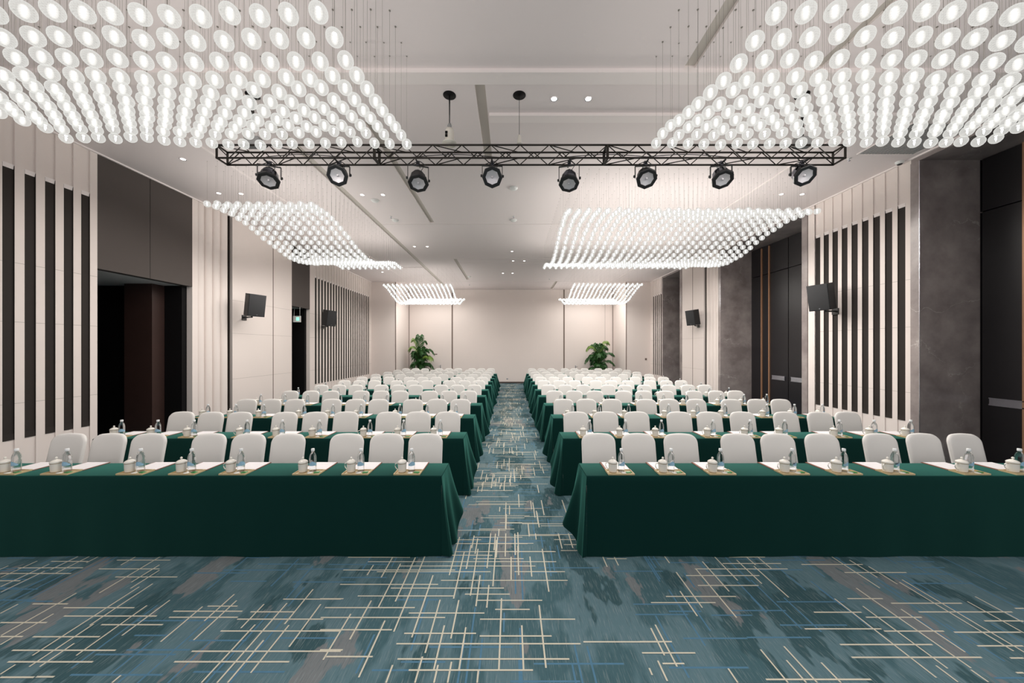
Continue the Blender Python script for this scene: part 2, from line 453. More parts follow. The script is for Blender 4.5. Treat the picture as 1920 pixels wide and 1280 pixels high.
rect(-3.39, 6.8, 8.93, 8.955, .03, 'gap_dark')  # shadow lines of the ceiling joints, shade put into a darker groove colour
rect(-1.98, 6.8, 12.38, 12.42, .03, 'gap_dark')
rect(-1.98, 6.8, 13.0, 13.04, .03, 'gap_dark')
rect(-6.0, -3.53, 13.7, 13.76, .03, 'gap_dark')
rect(-6.8, 6.8, 16.6, 16.64, .02, 'gap_dark')
cx = sorted({-9.6, 8.4} | {r[0] for r in xs_rect} | {r[1] for r in xs_rect})
cy = sorted({Y0, YB + .3} | {r[2] for r in xs_rect} | {r[3] for r in xs_rect})
def cell(x, y):
    for r in xs_rect:
        if r[0] < x < r[1] and r[2] < y < r[3]: return r[4], r[5]
    return 0.0, 'ceiling_paint'
ce = MB()
grid = [[cell((cx[i] + cx[i + 1]) / 2, (cy[j] + cy[j + 1]) / 2) for j in range(len(cy) - 1)] for i in range(len(cx) - 1)]
for i in range(len(cx) - 1):
    for j in range(len(cy) - 1):
        h, m = grid[i][j]; z = HC + h
        ce.add([(cx[i], cy[j], z), (cx[i], cy[j + 1], z), (cx[i + 1], cy[j + 1], z), (cx[i + 1], cy[j], z)], [(0, 1, 2, 3)], m)
        if i + 1 < len(cx) - 1 and abs(grid[i + 1][j][0] - h) > 1e-5:
            z2 = HC + grid[i + 1][j][0]; x = cx[i + 1]
            ce.add([(x, cy[j], z), (x, cy[j + 1], z), (x, cy[j + 1], z2), (x, cy[j], z2)], [(0, 1, 2, 3)], 'ceiling_trim')
        if j + 1 < len(cy) - 1 and abs(grid[i][j + 1][0] - h) > 1e-5:
            z2 = HC + grid[i][j + 1][0]; y = cy[j + 1]
            ce.add([(cx[i], y, z), (cx[i + 1], y, z), (cx[i + 1], y, z2), (cx[i], y, z2)], [(0, 1, 2, 3)], 'ceiling_trim')
struct('ceiling', ce)

# ------------------------------------------------------------------ side walls
def plain(w, s, y0, y1, joints=()):
    w.box(s * WX, s * (WX + .12), y0, y1, 0, HC, 'wall_fabric')
    for y in joints:
        w.box(s * (WX - .004), s * (WX + .01), y - .012, y + .012, 0.02, HC - .02, 'joint_line')
def hjoints(w, s, y0, y1, hs=(2.33, 3.15, 1.2)):
    for h in hs:
        w.box(s * (WX - .0015), s * (WX + .01), y0, y1, h - .002, h + .002, 'gap_dark')
def slots(w, d, s, starts, width, y0, y1, top=4.50, bot=0.70):
    """white fins with dark acoustic strips sunk between them"""
    w.box(s * (WX + .07), s * (WX + .15), y0, y1, 0, HC, 'wall_fabric')
    edges = [y0]
    for a in starts: edges += [a, a + width]
    edges.append(y1)
    for k in range(0, len(edges), 2):
        w.box(s * WX, s * (WX + .07), edges[k], edges[k + 1], 0, HC, 'wall_fabric')
        hjoints(w, s, edges[k], edges[k + 1])
    for a in starts:
        b = a + width
        w.box(s * (WX + .016), s * (WX + .07), a, b, top, HC, 'wall_fabric')
        w.box(s * (WX + .012), s * (WX + .07), a, b, 0, bot, 'wall_fabric')
        # sloping head of the slot
        x0, x1 = s * (WX + .003), s * (WX + .014)
        w.add([(x0, a, top), (x0, b, top), (x1, b, top - .07), (x1, a, top - .07)], [(0, 1, 2, 3)], 'ceiling_trim')
        d.box(s * (WX + .013), s * (WX + .069), a + .001, b - .001, bot, top, 'acoustic_dark')
        for e in (a, b - .004): d.box(s * (WX + .003), s * (WX + .013), e, e + .004, bot, top - .01, 'acoustic_dark')
        x0 = s * (WX + .004)
        d.add([(x0, a, bot), (x0, b, bot), (x1 - s * .004, b, bot + .09), (x1 - s * .004, a, bot + .09)], [(0, 1, 2, 3)], 'acoustic_dark')
def flutes(w, s, y0, y1, n):
    wd = (y1 - y0) / n
    w.box(s * (WX + .10), s * (WX + .16), y0, y1, 0, HC, 'wall_fabric')
    for k in range(n):
        c = y0 + (k + .5) * wd; vs = []; fs = []
        for i in range(13):
            t = PI * i / 12
            x = WX + .085 - .085 * math.sin(t) ** .7; y = c - (wd / 2 - .006) * math.cos(t)
            vs += [(s * x, y, 0), (s * x, y, HC)]
        for i in range(12): fs.append((2 * i, 2 * i + 2, 2 * i + 3, 2 * i + 1))
        w.add(vs, fs, 'wall_fabric', True)
def dark_slot(w, s, y0, y1):
    w.box(s * (WX + .09), s * (WX + .16), y0, y1, 0, HC, 'acoustic_dark')
    w.box(s * (WX + .0), s * (WX + .10), y0, y0 + .008, 0, HC, 'acoustic_dark')

# left wall
wl, tl = MB(), MB()
st = [4.61 + .2115 * k for k in range(-7, 5)]
slots(wl, tl, -1, st, .116, 3.0, 5.67)
plain(wl, -1, Y0, 3.0)
plain(wl, -1, 7.36, 7.49); flutes(wl, -1, 7.49, 8.33, 4); dark_slot(wl, -1, 8.33, 8.42)
plain(wl, -1, 8.42, 10.70, (9.86,)); hjoints(wl, -1, 8.42, 10.70)
st = [11.96 + .2022 * k for k in range(23)]
slots(wl, tl, -1, st, .105, 11.66, 16.8)
# pier and return towards the back wall
wl.box(-7.0, -5.67, 16.8, YB, 0, HC, 'wall_fabric')
struct('wall_left', wl); struct('trim_1', tl)
# right wall
wr, tr_ = MB(), MB()
plain(wr, 1, 7.70, 7.89)
st = [5.945 + .2045 * k for k in range(9)]
slots(wr, tr_, 1, st, .122, 5.86, 7.72)
flutes(wr, 1, 11.30, 12.05, 4); dark_slot(wr, 1, 12.05, 12.15)
plain(wr, 1, 12.15, 13.70, (12.9,)); hjoints(wr, 1, 12.15, 13.7)
st = [15.58 + .2 * k for k in range(5)]
slots(wr, tr_, 1, st, .10, 15.5, 16.8)
wr.box(5.67, 7.0, 16.8, YB, 0, HC, 'wall_fabric')
struct('wall_right', wr); struct('trim_2', tr_)
# marble-lined recesses in the right wall
mb = MB()
HS = EYE + 3.15
for y0, y1 in ((2.4, 5.725), (8.05, 11.16), (13.87, 15.4)):
    mb.box(WX + .13, DX + .25, y1, y1 + .13, 0, HS, 'marble')
    mb.box(WX + .13, DX + .25, y0 - .13, y0, 0, HS, 'marble')
    mb.box(WX + .0, DX + .25, y0 - .15, y1 + .135, HS, HC, 'marble')
    # frame on the wall face
    mb.box(WX - .012, WX + .13, y1, y1 + .135, 0, HS, 'marble')
    mb.box(WX - .012, WX + .13, y0 - .15, y0, 0, HS, 'marble')
    mb.box(WX - .016, WX - .011, y1 + .0, y1 + .008, 0, HS, 'steel')
struct('trim_3', mb)

def doors(idx, y0, y1, mulls, label_h=4.24):
    root = bpy.data.objects.new('door_%d' % idx, None); C.objects.link(root); root['kind'] = 'structure'
    f = MB(); f.box(DX + .06, DX + .12, y0, y1, 0, HS, 'recess_black'); f.build('door_back', root)
    ys = [y0] + mulls + [y1]
    for a, b in zip(ys[:-1], ys[1:]):
        l = MB(); l.box(DX, DX + .06, a + .012, b - .012, 0.01, EYE + 2.255, 'door_black')
        l.box(DX, DX + .06, a + .012, b - .012, EYE + 2.275, HS - .01, 'door_black')
        lf = l.build('door_leaf', root)
        if b - a > .5:
            h = MB(); h.box(DX - .02, DX, a + .10, b - .10, 1.03, 1.05, 'steel'); h.box(DX - .02, DX, a + .10, b - .10, 1.14, 1.155, 'steel')
            h.box(DX - .008, DX, a + .10, b - .10, 1.05, 1.14, 'steel')
            h.box(DX - .035, DX, a + .10, a + .17, 1.04, 1.15, 'steel')
            h.build('push_bar', lf)
    return root
d1 = doors(1, 2.4, 5.725, [3.0, 3.9, 5.25 - .45, 5.705])
s = MB(); s.box(DX - .02, DX, 5.215, 5.235, 0, HS, 'bronze'); s.build('bronze_strip', d1)
d2 = doors(2, 8.05, 11.16, [8.9, 9.67, 10.37, 10.68])
for y in (10.37, 10.68):
    s = MB(); s.box(DX - .03, DX, y - .02, y + .02, 0, HS - .05, 'bronze'); s.build('bronze_strip', d2)
d3 = doors(3, 13.87, 15.4, [14.6])

# recess behind the left openings
rc = MB()
HL = 3.29
def opening(y0, y1, xdeep, joints):
    rc.box(-WX + .0, -WX - .15, y0, y1, HL, HC, 'lintel_panel')
    for y in joints: rc.box(-WX + .002, -WX - .01, y - .003, y + .003, HL, HC, 'recess_black')
    rc.add([(-WX - .15, y0, HL), (-WX - .15, y1, HL), (-xdeep, y1, HL), (-xdeep, y0, HL)], [(0, 1, 2, 3)], 'soffit_grey')
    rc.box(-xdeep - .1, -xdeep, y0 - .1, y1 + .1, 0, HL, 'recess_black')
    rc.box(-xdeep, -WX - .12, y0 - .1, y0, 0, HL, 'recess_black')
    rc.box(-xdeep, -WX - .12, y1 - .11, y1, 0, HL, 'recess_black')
opening(5.67, 7.36, 9.3, (6.5,))
rc.box(-7.93, -7.36, 7.0, 7.25, 0, HL - .002, 'brown_wood')
opening(10.70, 11.66, 8.6, ())
struct('trim_4', rc)

# back wall
wb = MB()
wb.box(-5.67, 5.67, YB, YB + .12, 0, HC, 'wall_fabric')
for px in (848, 1057.5):
    x = (px - 958) * YB / 640
    wb.box(x - .035, x + .035, YB - .006, YB + .01, 0, HC, 'joint_line')
for x0, x1 in ((-5.67, (848 - 958) * YB / 640 - .035), ((1057.5 - 958) * YB / 640 + .035, 5.67)):
    wb.box(x0, x1, YB - .03, YB, 0, HC, 'wall_fabric')
for px in (1134,):
    x = (px - 958) * YB / 640
    wb.box(x - .006, x + .006, YB - .034, YB, 0, HC, 'gap_dark')
for s in (-1, 1):
    wb.box(s * 5.66, s * 5.69, 16.79, 16.82, 0, HC, 'joint_line')
    wb.box(s * 5.645, s * 5.68, YB - .06, YB - .03, 0, HC, 'joint_line')
struct('wall_back', wb)
bb = MB(); bb.box((848 - 958) * YB / 640, (1057 - 958) * YB / 640, YB - .02, YB, 0, .09, 'baseboard_dark')
struct('baseboard_back', bb)
# picture-rail bead where the side walls meet the ceiling
tb = MB()
for s in (-1, 1):
    tb.box(s * (WX - .03), s * (WX + .1), 0, 16.8, HC - .022, HC + .01, 'ceiling_trim')
struct('trim_5', tb)

# ------------------------------------------------------------------ green tablecloths, row by row
BACK = [3.60, 4.93, 6.24, 7.53, 8.79, 10.03, 11.25, 12.46, 13.67, 14.88, 16.08]
TD, TH, TL = .37, .759, 4.95
def tablecloth(side, k, y0):
    mb = MB(); m = 'green_cloth'
    X0 = -.655 if side < 0 else .715          # end at the aisle
    if k: X0 += R.uniform(-.03, .01) * (1 if side > 0 else -1)
    X1 = X0 + side * TL
    y1 = y0 + TD
    rng = random.Random(100 + k * 2 + (side > 0))
    nx = 60
    # cross-section of top with softly rounded edges, then front and back falls
    prof = [(y0 - .012, 0.004), (y0 - .010, .25), (y0 - .007, .5), (y0 - .004, .70), (y0 - .002, TH - .012), (y0 + .004, TH - .003), (y0 + .014, TH),
            (y1 - .014, TH), (y1 - .004, TH - .003), (y1 + .002, TH - .012), (y1 + .003, .70), (y1 + .004, .64), (y1 + .005, .58), (y1 + .006, .52)]
    ph = rng.uniform(0, 6)
    vs, fs = [], []
    for i in range(nx + 1):
        t = i / nx; x = X0 + (X1 - X0) * t
        for j, (y, z) in enumerate(prof):
            fall = max(0, (TH - .02 - z) / TH)
            wv = (.006 * math.sin(x * 5.1 + ph) + .004 * math.sin(x * 13 + ph * 2)) * fall
            yy = y - wv if j < 6 else y + wv
            vs.append((x, yy, z))
    n = len(prof)
    for i in range(nx):
        for j in range(n - 1):
            fs.append((i * n + j, i * n + j + 1, (i + 1) * n + j + 1, (i + 1) * n + j))
    mb.add(vs, fs, m, True)
    # end falls: aisle end flares with folds and its hem rises towards the back
    for end, X in ((0, X0), (1, X1)):
        o = -side if end == 0 else side            # outward direction
        nu, nv = 28, 14
        vs, fs = [], []
        for iu in range(nu + 1):
            u = iu / nu
            if end == 0:
                hem = 0.0 + .33 * max(0, (u - .45) / .55) ** 1.3 + .02 * math.sin(u * 17 + ph)
                flare = .035 + .11 * math.exp(-((u - .78) / .26) ** 2) + .045 * math.exp(-((u - .12) / .12) ** 2) + .03 * math.sin(u * 14 + ph)
            else:
                hem = 0.01; flare = .03 + .02 * math.sin(u * 12 + ph)
            hem = max(hem, .004)
            for iv in range(nv + 1):
                v = iv / nv
                z = TH - .006 - (TH - .006 - hem) * v
                fl_ = flare * (v ** 1.25)
                edge = min(u, 1 - u) * 2
                y = y0 - .004 + (TD + .008) * u
                if v > 0:
                    y += (-.030 * (1 - u) ** 3 + .05 * u ** 4) * v
                x = X + o * (fl_ + .006 * min(1, v * 6))
                vs.append((x, y, z))
        for iu in range(nu):
            for iv in range(nv):
                a = iu * (nv + 1) + iv
                fs.append((a, a + 1, a + nv + 2, a + nv + 1))
        mb.add(vs, fs, m, True)
        # gusset closing end fall to the front fall
        vs, fs = [], []
        for iv in range(nv + 1):
            v = iv / nv; u = 0
            if end == 0:
                flare = .035 + .11 * math.exp(-((u - .78) / .26) ** 2) + .045 * math.exp(-((u - .12) / .12) ** 2) + .03 * math.sin(ph)
                hem = max(.02 * math.sin(ph), .004)
            else: flare = .03 + .02 * math.sin(ph); hem = .01
            z = TH - .006 - (TH - .006 - hem) * v
            vs.append((X, y0 - .012 * v - .001, z)); vs.append((X + o * (flare * v ** 1.25 + .006 * min(1, v * 6)), y0 - .004 - .03 * v, z))
        for iv in range(nv): fs.append((2 * iv, 2 * iv + 1, 2 * iv + 3, 2 * iv + 2))
        mb.add(vs, fs, m, True)
    ob = mb.build('tablecloth')
    sd = 'left' if side < 0 else 'right'
    tag(ob, 'dark green cloth over the %s table row %s of the aisle' % (ORD[k + 1], sd) if k else
        'dark green cloth with black-looking front fall, nearest table row %s of the aisle' % sd,
        'tablecloth', 'green tablecloths in two blocks of rows')
for k, yb in enumerate(BACK):
    for side in (-1, 1): tablecloth(side, k, yb - TD)

# ------------------------------------------------------------------ chairs with white covers
def chair_meshes():
    # backrest: rounded outline, swept back, soft edges
    W, H0, H1 = .385, .40, .985
    def outline(inset):
        w = W / 2 - inset; pts = []
        r = .095 - inset * .6
        top = H1 - inset; botm = H0 + inset
        pts.append((-w * .985, botm)); pts.append((w * .985, botm))
        for i in range(5): pts.append((w * (1 - .0), botm + (top - r - botm) * (i + 1) / 6))
        for i in range(9):
            a = PI / 2 * i / 8; pts.append((w - r + r * math.cos(a), top - r + r * math.sin(a)))
        for i in range(1, 6):
            t = i / 6; pts.append((w - r - (2 * w - 2 * r) * t, top + .006 * math.sin(PI * t)))
        for i in range(9):
            a = PI / 2 + PI / 2 * i / 8; pts.append((-w + r + r * math.cos(a), top - r + r * math.sin(a)))
        for i in range(5): pts.append((-w, botm + (top - r - botm) * (5 - i) / 6))
        return pts
    rings = [(.045, -.021), (.018, -.0205), (.005, -.015), (0, -.004), (0, .006), (.005, .015), (.018, .0205), (.045, .021)]
    vs, fs = [], []
    for ins, d in rings:
        for x, z in outline(ins):
            t = (z - .45) / .53
            curve = .016 * (1 - (x / (W / 2)) ** 2)
            vs.append((x, d + .19 * (z - .98) + curve, z))
    n = len(outline(0))
    for i in range(len(rings) - 1):
        for k in range(n):
            k2 = (k + 1) % n; fs.append((i * n + k, i * n + k2, (i + 1) * n + k2, (i + 1) * n + k))
    # fill front and back as strips across (outline is convex)
    for base, rev in ((0, True), ((len(rings) - 1) * n, False)):
        f = tuple(base + k for k in range(n)); fs.append(f[::-1] if rev else f)
    b = MB(); b.add(vs, fs, 'chair_cover', True)
    back = b.mesh('backrest')
    s = MB()
    s.rbox(-.20, .20, -.47, -.07, .40, .455, .022, 'chair_cover')
    seat = s.mesh('seat')
    lg = []
    for x, y, dx, dy in ((-.17, -.44, -.02, -.02), (.17, -.44, .02, -.02), (-.165, -.11, -.02, .05), (.165, -.11, .02, .05)):
        l = MB()
        M = Matrix.Identity(4)
        vs = []
        for z, rr in ((0, .018), (.40, .030), (.41, .030)):
            f = 1 - z / .41
            cxx, cyy = x + dx * f, y + dy * f
            vs += [(cxx - rr, cyy - rr, z), (cxx + rr, cyy - rr, z), (cxx + rr, cyy + rr, z), (cxx - rr, cyy + rr, z)]
        fs = [(3, 2, 1, 0), (8, 9, 10, 11)]
        for i in range(2):
            for k in range(4): fs.append((4 * i + k, 4 * i + (k + 1) % 4, 4 * i + 4 + (k + 1) % 4, 4 * i + 4 + k))
        l.add(vs, fs, 'chair_cover'); lg.append(l.mesh('leg'))
    return back, seat, lg
cb, cs, cl = chair_meshes()
def make_chair(full):
    t = thing('chair', 'c', 'chair')
    link('backrest', cb, t); link('seat', cs, t)
    if full:
        for l in cl: link('leg', l, t)
    return t
LX = [-.97, -1.413, -1.865, -2.53, -2.977, -3.437, -4.12, -4.574, -5.04]
RX = [.997, 1.45, 1.928, 2.576, 3.03, 3.534, 4.195, 4.70, 5.153]
proto = make_chair(True)
first = True
for k, yb in enumerate(BACK):
    for side, XS in ((-1, LX), (1, RX)):
        for i, x in enumerate(XS):
            j = R.uniform(-.008, .008) if k else 0
            loc = (x + j, yb + .30 + (R.uniform(-.02, .02) if k else R.uniform(-.008, .008)), 0)
            rz = R.uniform(-.018, .018)
            sd = 'left' if side < 0 else 'right'
            lab = 'white covered chair, %s from the aisle, behind the %s %s table row' % (ORD[i + 1], 'nearest' if k == 0 else ORD[k + 1], sd)
            grp = 'white covered chairs behind the green tables'
            if first:
                first = False; proto.location = loc; proto.rotation_euler = (0, 0, rz); tag(proto, lab, 'chair', grp)
            else: dup(proto, loc, rz, lab, grp, 'chair')

# ------------------------------------------------------------------ place settings
def cup_proto(parts=True):
    prof = [(.030, 0), (.034, .002), (.0375, .012), (.040, .045), (.041, .085), (.042, .094), (.040, .095)]
    lidp = [(.0435, .0945), (.0435, .099), (.036, .108), (.022, .117), (.010, .121), (.006, .123)]
    kn = [(.004, .121), (.0055, .126), (.0105, .133), (.010, .140), (.004, .146), (.001, .147)]
    hd = [(-.040, 0, .080), (-.055, 0, .084), (-.068, 0, .074), (-.070, 0, .056), (-.062, 0, .038), (-.050, 0, .026), (-.040, 0, .024)]
    if not parts:
        m = MB(); m.lathe(prof, 14, 'porcelain'); m.lathe(lidp, 14, 'porcelain'); m.lathe(kn, 8, 'porcelain'); m.tube(hd, .004, 'porcelain', 5)
        return m.build('lidded_cup')
    t = thing('lidded_cup', 'c', 'cup')
    m = MB(); m.lathe(prof, 24, 'porcelain'); m.lathe([(.0307, .0005), (.0345, .0025), (.0352, .0045), (.0347, .0055)], 24, 'gilt', capped=False)
    m.lathe([(.0418, .0845), (.0424, .086), (.0424, .0875), (.0418, .089)], 24, 'gilt', capped=False); m.build('cup_body', t)
    m = MB(); m.lathe(lidp, 24, 'porcelain'); l = m.build('lid', t)
    m = MB(); m.lathe(kn, 12, 'porcelain'); m.build('knob', l)
    m = MB(); m.tube(hd, .0042, 'porcelain', 8); m.build('handle', t)
    return t
def bottle_proto(parts=True):
    body = [(.026, 0), (.031, .004), (.0315, .02), (.0305, .04), (.0315, .06), (.0315, .12), (.031, .14), (.026, .165), (.018, .182), (.013, .190), (.0125, .198)]
    capp = [(.0150, .1985), (.0155, .201), (.0155, .219), (.0145, .222)]
    labp = [(.0321, .062), (.0323, .064), (.0323, .096), (.0321, .098)]
    if not parts:
        m = MB(); m.lathe(body, 12, 'bottle_clear'); m.lathe(capp, 10, 'cap_white'); m.lathe(labp, 12, 'bottle_label', capped=False)
        return m.build('water_bottle')
    t = thing('water_bottle', 'c', 'bottle')
    m = MB(); m.lathe(body, 20, 'bottle_clear'); m.build('bottle_body', t)
    m = MB(); m.lathe(capp, 16, 'cap_white'); m.build('cap', t)
    # label wraps half of the bottle
    m = MB(); vs, fs = [], []
    for i in range(11):
        a = PI * (-.45 + .9 * i / 10) - PI / 2 + .35
        for z in (.062, .090 - .014 * math.cos(i * .6)): vs.append((.0322 * math.cos(a), .0322 * math.sin(a), z))
    for i in range(10): fs.append((2 * i, 2 * i + 2, 2 * i + 3, 2 * i + 1))
    m.add(vs, fs, 'bottle_label', True); m.build('label', t)
    return t
def tray_proto():
    m = MB(); w, d = .125, .062
    m.box(-w, w, -d, d, 0, .006, 'bamboo')
    for a in ((-w, w, -d, -d + .008), (-w, w, d - .008, d), (-w, -w + .008, -d + .008, d - .008), (w - .008, w, -d + .008, d - .008)):
        m.box(*a, .006, .014, 'bamboo')
    m.lathe([(.018, .0062), (.022, .012), (.023, .018)], 14, 'porcelain', Matrix.Translation((.028, -.038, 0)))
    return m.build('bamboo_tray')
def pad_proto():
    t = thing('writing_pad', 'c', 'notepad')
    m = MB(); m.box(-.125, .125, -.115, .115, 0, .006, 'brown_board'); m.build('backing_board', t)
    m = MB(); m.box(-.108, .118, -.113, .108, .0062, .0085, 'paper'); m.build('paper', t)
    return t
def packet_proto():
    m = MB(); m.rbox(-.026, .026, -.018, .018, 0, .008, .0035, 'packet_green'); return m.build('tea_packet')
LT = [-.993, -1.477, -1.95, -2.65, -3.14, -3.64, -4.345, -4.84, -5.33]
RT = [1.05, 1.533, 2.03, 2.73, 3.23, 3.72, 4.45, 4.93, 5.42]
protos = {}
def place(kind, mk, loc, rz, label, group, cat):
    if kind not in protos:
        o = mk(); protos[kind] = o; o.location = loc; o.rotation_euler = (0, 0, rz); tag(o, label, cat, group)
    else: dup(protos[kind], loc, rz, label, group, cat)
for k, yb in enumerate(BACK[:9]):
    y0 = yb - TD
    for side, XS in ((-1, LT), (1, RT)):
        for i, x in enumerate(XS):
            if k == 0 and side > 0 and i == 8: continue
            if k == 0 and side < 0 and i == 8: continue
            jx = R.uniform(-.012, .012); sd = 'left' if side < 0 else 'right'
            where = '%s from the aisle on the %s %s table row' % (ORD[i + 1], 'nearest' if k == 0 else ORD[k + 1], sd)
            full = k < 4
            jb = R.uniform(-.008, .008) if k else 0
            place('cup' + str(full), (lambda f=full: cup_proto(f)), (x + jx - .063, y0 + .085, TH + (.0075 if full else .001)), R.uniform(-.5, .3),
                  'lidded white cup, ' + where, 'lidded white cups on the tables', 'cup')
            place('bottle' + str(full), (lambda f=full: bottle_proto(f)), (x + jx + .024 + jb, y0 + .10, TH + (.0075 if full else .001)), R.uniform(-.6, .6),
                  'clear water bottle, ' + where, 'water bottles on the tables', 'bottle')
            if k < 4:
                place('tray', tray_proto, (x + jx, y0 + .078, TH + .0005), R.uniform(-.01, .01), 'pale bamboo tray, ' + where, 'bamboo trays on the tables', 'tray')
                place('pad', pad_proto, (x + jx + .005, y0 + .256, TH + .0005), R.uniform(-.01, .01), 'white writing pad on brown board, ' + where, 'writing pads on the tables', 'notepad')
                if k < 3:
                    place('packet', packet_proto, (x + jx + .082, y0 + .066, TH + .0068), R.uniform(-.3, .3), 'green tea packet, ' + where, 'green tea packets on the trays', 'packet')

# ------------------------------------------------------------------ chandeliers of glass balls on wires
BR, DXB = .054, .1795
def h1l(x, y): return 2.03 + .24 * max(0, min(1, (y - 2.5) / 1.1)) ** 1.1 + .075 * max(0, (-x - 3.2) / 1.7) + .015 * math.sin(x * 3 + y * 2)
def h1r(x, y): return 2.03 + .24 * max(0, min(1, (y - 2.5) / 1.1)) ** 1.1 + .05 * max(0, (x - 3.8) / 1.6) + .015 * math.sin(x * 2.6 - y * 2)
def h2l(x, y): return 2.33 + .19 * math.cos(2 * PI * (y - 6.3) / 4.1)
def h2r(x, y): return 2.365 + .185 * math.cos(2 * PI * (y - 6.75) / 4.0)
def h3(x, y): return 2.31 + .24 * math.cos(2 * PI * (y - 13.6) / 4.5)
balls = []
def field(x0, nx, y0, ny, dy, hf, name):
    for j in range(ny):
        for i in range(nx):
            x = x0 + (DXB if x0 > 0 else -DXB) * i + R.gauss(0, .004); y = y0 + dy * j + R.gauss(0, .004)
            balls.append((x, y, EYE + hf(x, y) + R.gauss(0, .006), name, j, i))
field(-1.165, 22, 2.07, 11, .172, h1l, 'near left')
field(1.61, 22, 2.07, 11, .172, h1r, 'near right')
field(-3.47, 11, 5.92, 29, .170, h2l, 'middle left')
field(1.06, 26, 6.18, 28, .172, h2r, 'middle right')
field(-2.45, 16, 13.8, 25, .175, h3, 'far left')
field(2.56, 16, 13.7, 26, .175, h3, 'far right')
def in_view(b):
    px = 958 + 640 * b[0] / b[1]; py = 652 - 640 * (b[2] - EYE) / b[1]
    return -12 < px < 1932 and py > -14
balls = [b for b in balls if in_view(b)]
balls.sort(key=lambda b: b[1])
single, rest = balls[:300], balls[300:]

def sphere_geo(nu, nv):
    vs, uv, fs = [], [], []
    vs.append((0, 0, -BR)); uv.append(0)
    for j in range(1, nv):
        t = -PI / 2 + PI * j / nv
        for i in range(nu):
            a = 2 * PI * i / nu
            vs.append((BR * math.cos(t) * math.cos(a), BR * math.cos(t) * math.sin(a), BR * math.sin(t))); uv.append(j / nv)
    vs.append((0, 0, BR)); uv.append(1)
    for i in range(nu): fs.append((0, 1 + (i + 1) % nu, 1 + i))
    for j in range(nv - 2):
        for i in range(nu):
            a = 1 + j * nu + i; b_ = 1 + j * nu + (i + 1) % nu
            fs.append((a, b_, b_ + nu, a + nu))
    top = len(vs) - 1; o = 1 + (nv - 2) * nu
    for i in range(nu): fs.append((o + i, o + (i + 1) % nu, top))
    return vs, uv, fs
def bulb_geo(n=5, rings=((.0075, -.022), (.0105, -.004), (.0085, .014))):
    vs = [(0, 0, -.034)]; fs = []
    for r, z in rings:
        for i in range(n): vs.append((r * math.cos(2 * PI * i / n), r * math.sin(2 * PI * i / n), z))
    vs.append((0, 0, .0225)); k = len(rings)
    for i in range(n):
        i2 = (i + 1) % n
        fs.append((0, 1 + i2, 1 + i))
        for q in range(k - 1): fs.append((1 + q * n + i, 1 + q * n + i2, 1 + (q + 1) * n + i2, 1 + (q + 1) * n + i))
        fs.append((1 + (k - 1) * n + i, 1 + (k - 1) * n + i2, 1 + k * n))
    return vs, fs
def led_geo(n=5):
    # flat disc facing down with a small cap above it: (verts, disc faces, cap faces)
    vs = [(.0105 * math.cos(2 * PI * i / n), .0105 * math.sin(2 * PI * i / n), .024) for i in range(n)]
    vs += [(.012 * math.cos(2 * PI * i / n), .012 * math.sin(2 * PI * i / n), .0245) for i in range(n)] + [(0, 0, .034)]
    return vs, [tuple(range(n))[::-1]], [(n + i, n + (i + 1) % n, 2 * n) for i in range(n)]
def uv_mesh(name, V, F, MI, UVv, mats):
    me = bpy.data.meshes.new(name); me.from_pydata(V, [], F)
    for m in mats: me.materials.append(MAT[m])
    me.polygons.foreach_set('material_index', MI); me.polygons.foreach_set('use_smooth', [True] * len(F))
    ul = me.uv_layers.new(name='UVMap')
    data = []
    for f in F:
        for i in f: data += [0.0, UVv[i]]
    ul.data.foreach_set('uv', data); me.update()
    return me
sv, su, sf = sphere_geo(24, 14)
globe_me = uv_mesh('globe', sv, sf, [0] * len(sf), su, ['ball_glass'])
bv, bf = bulb_geo(8)
lv, ld, lc = led_geo(10)
m_ = MB(); m_.add(bv, bf, 'bulb_glow', True); m_.add(lv, ld, 'led_disc'); m_.add(lv, lc, 'white_plastic')
m_.lathe([(.001, -.047), (.012, -.043), (.021, -.028), (.025, -.008), (.024, .012), (.017, .032), (.001, .040)], 14, 'lamp_halo', capped=False)  # painted halo: weakly glowing shell added around the bulb
bulb_me = m_.mesh('bulb')
m_ = MB(); m_.tube([(0, 0, 0), (0, 0, 1)], .0011, 'wire_steel', 4); wire_me = m_.mesh('wire')
m_ = MB(); m_.lathe([(.009, -.006), (.009, 0)], 8, 'wire_steel'); rose_me = m_.mesh('ceiling_hook')
for b in single:
    x, y, z, nm, j, i = b
    lab = 'lit glass ball %s from the centre, %s row back, %s cluster' % (ORD[i + 1], ORD[j + 1], nm)
    t = thing('glass_ball_pendant', lab, 'pendant light', (x, y, z), 0, 'hanging glass balls of the %s cluster' % nm)
    link('glass_globe', globe_me, t); link('bulb', bulb_me, t)
    w = link('wire', wire_me, t); w.location = (0, 0, BR); w.scale = (1, 1, HC - z - BR)
    c = link('ceiling_hook', rose_me, t); c.location = (0, 0, HC - z)
sv, su, sf = sphere_geo(14, 9)
bv, bf = bulb_geo(4, ((.006, -.018), (.0085, -.003), (.007, .012)))
lv, ld, lc = led_geo(5)
V, F, MI, U = [], [], [], []
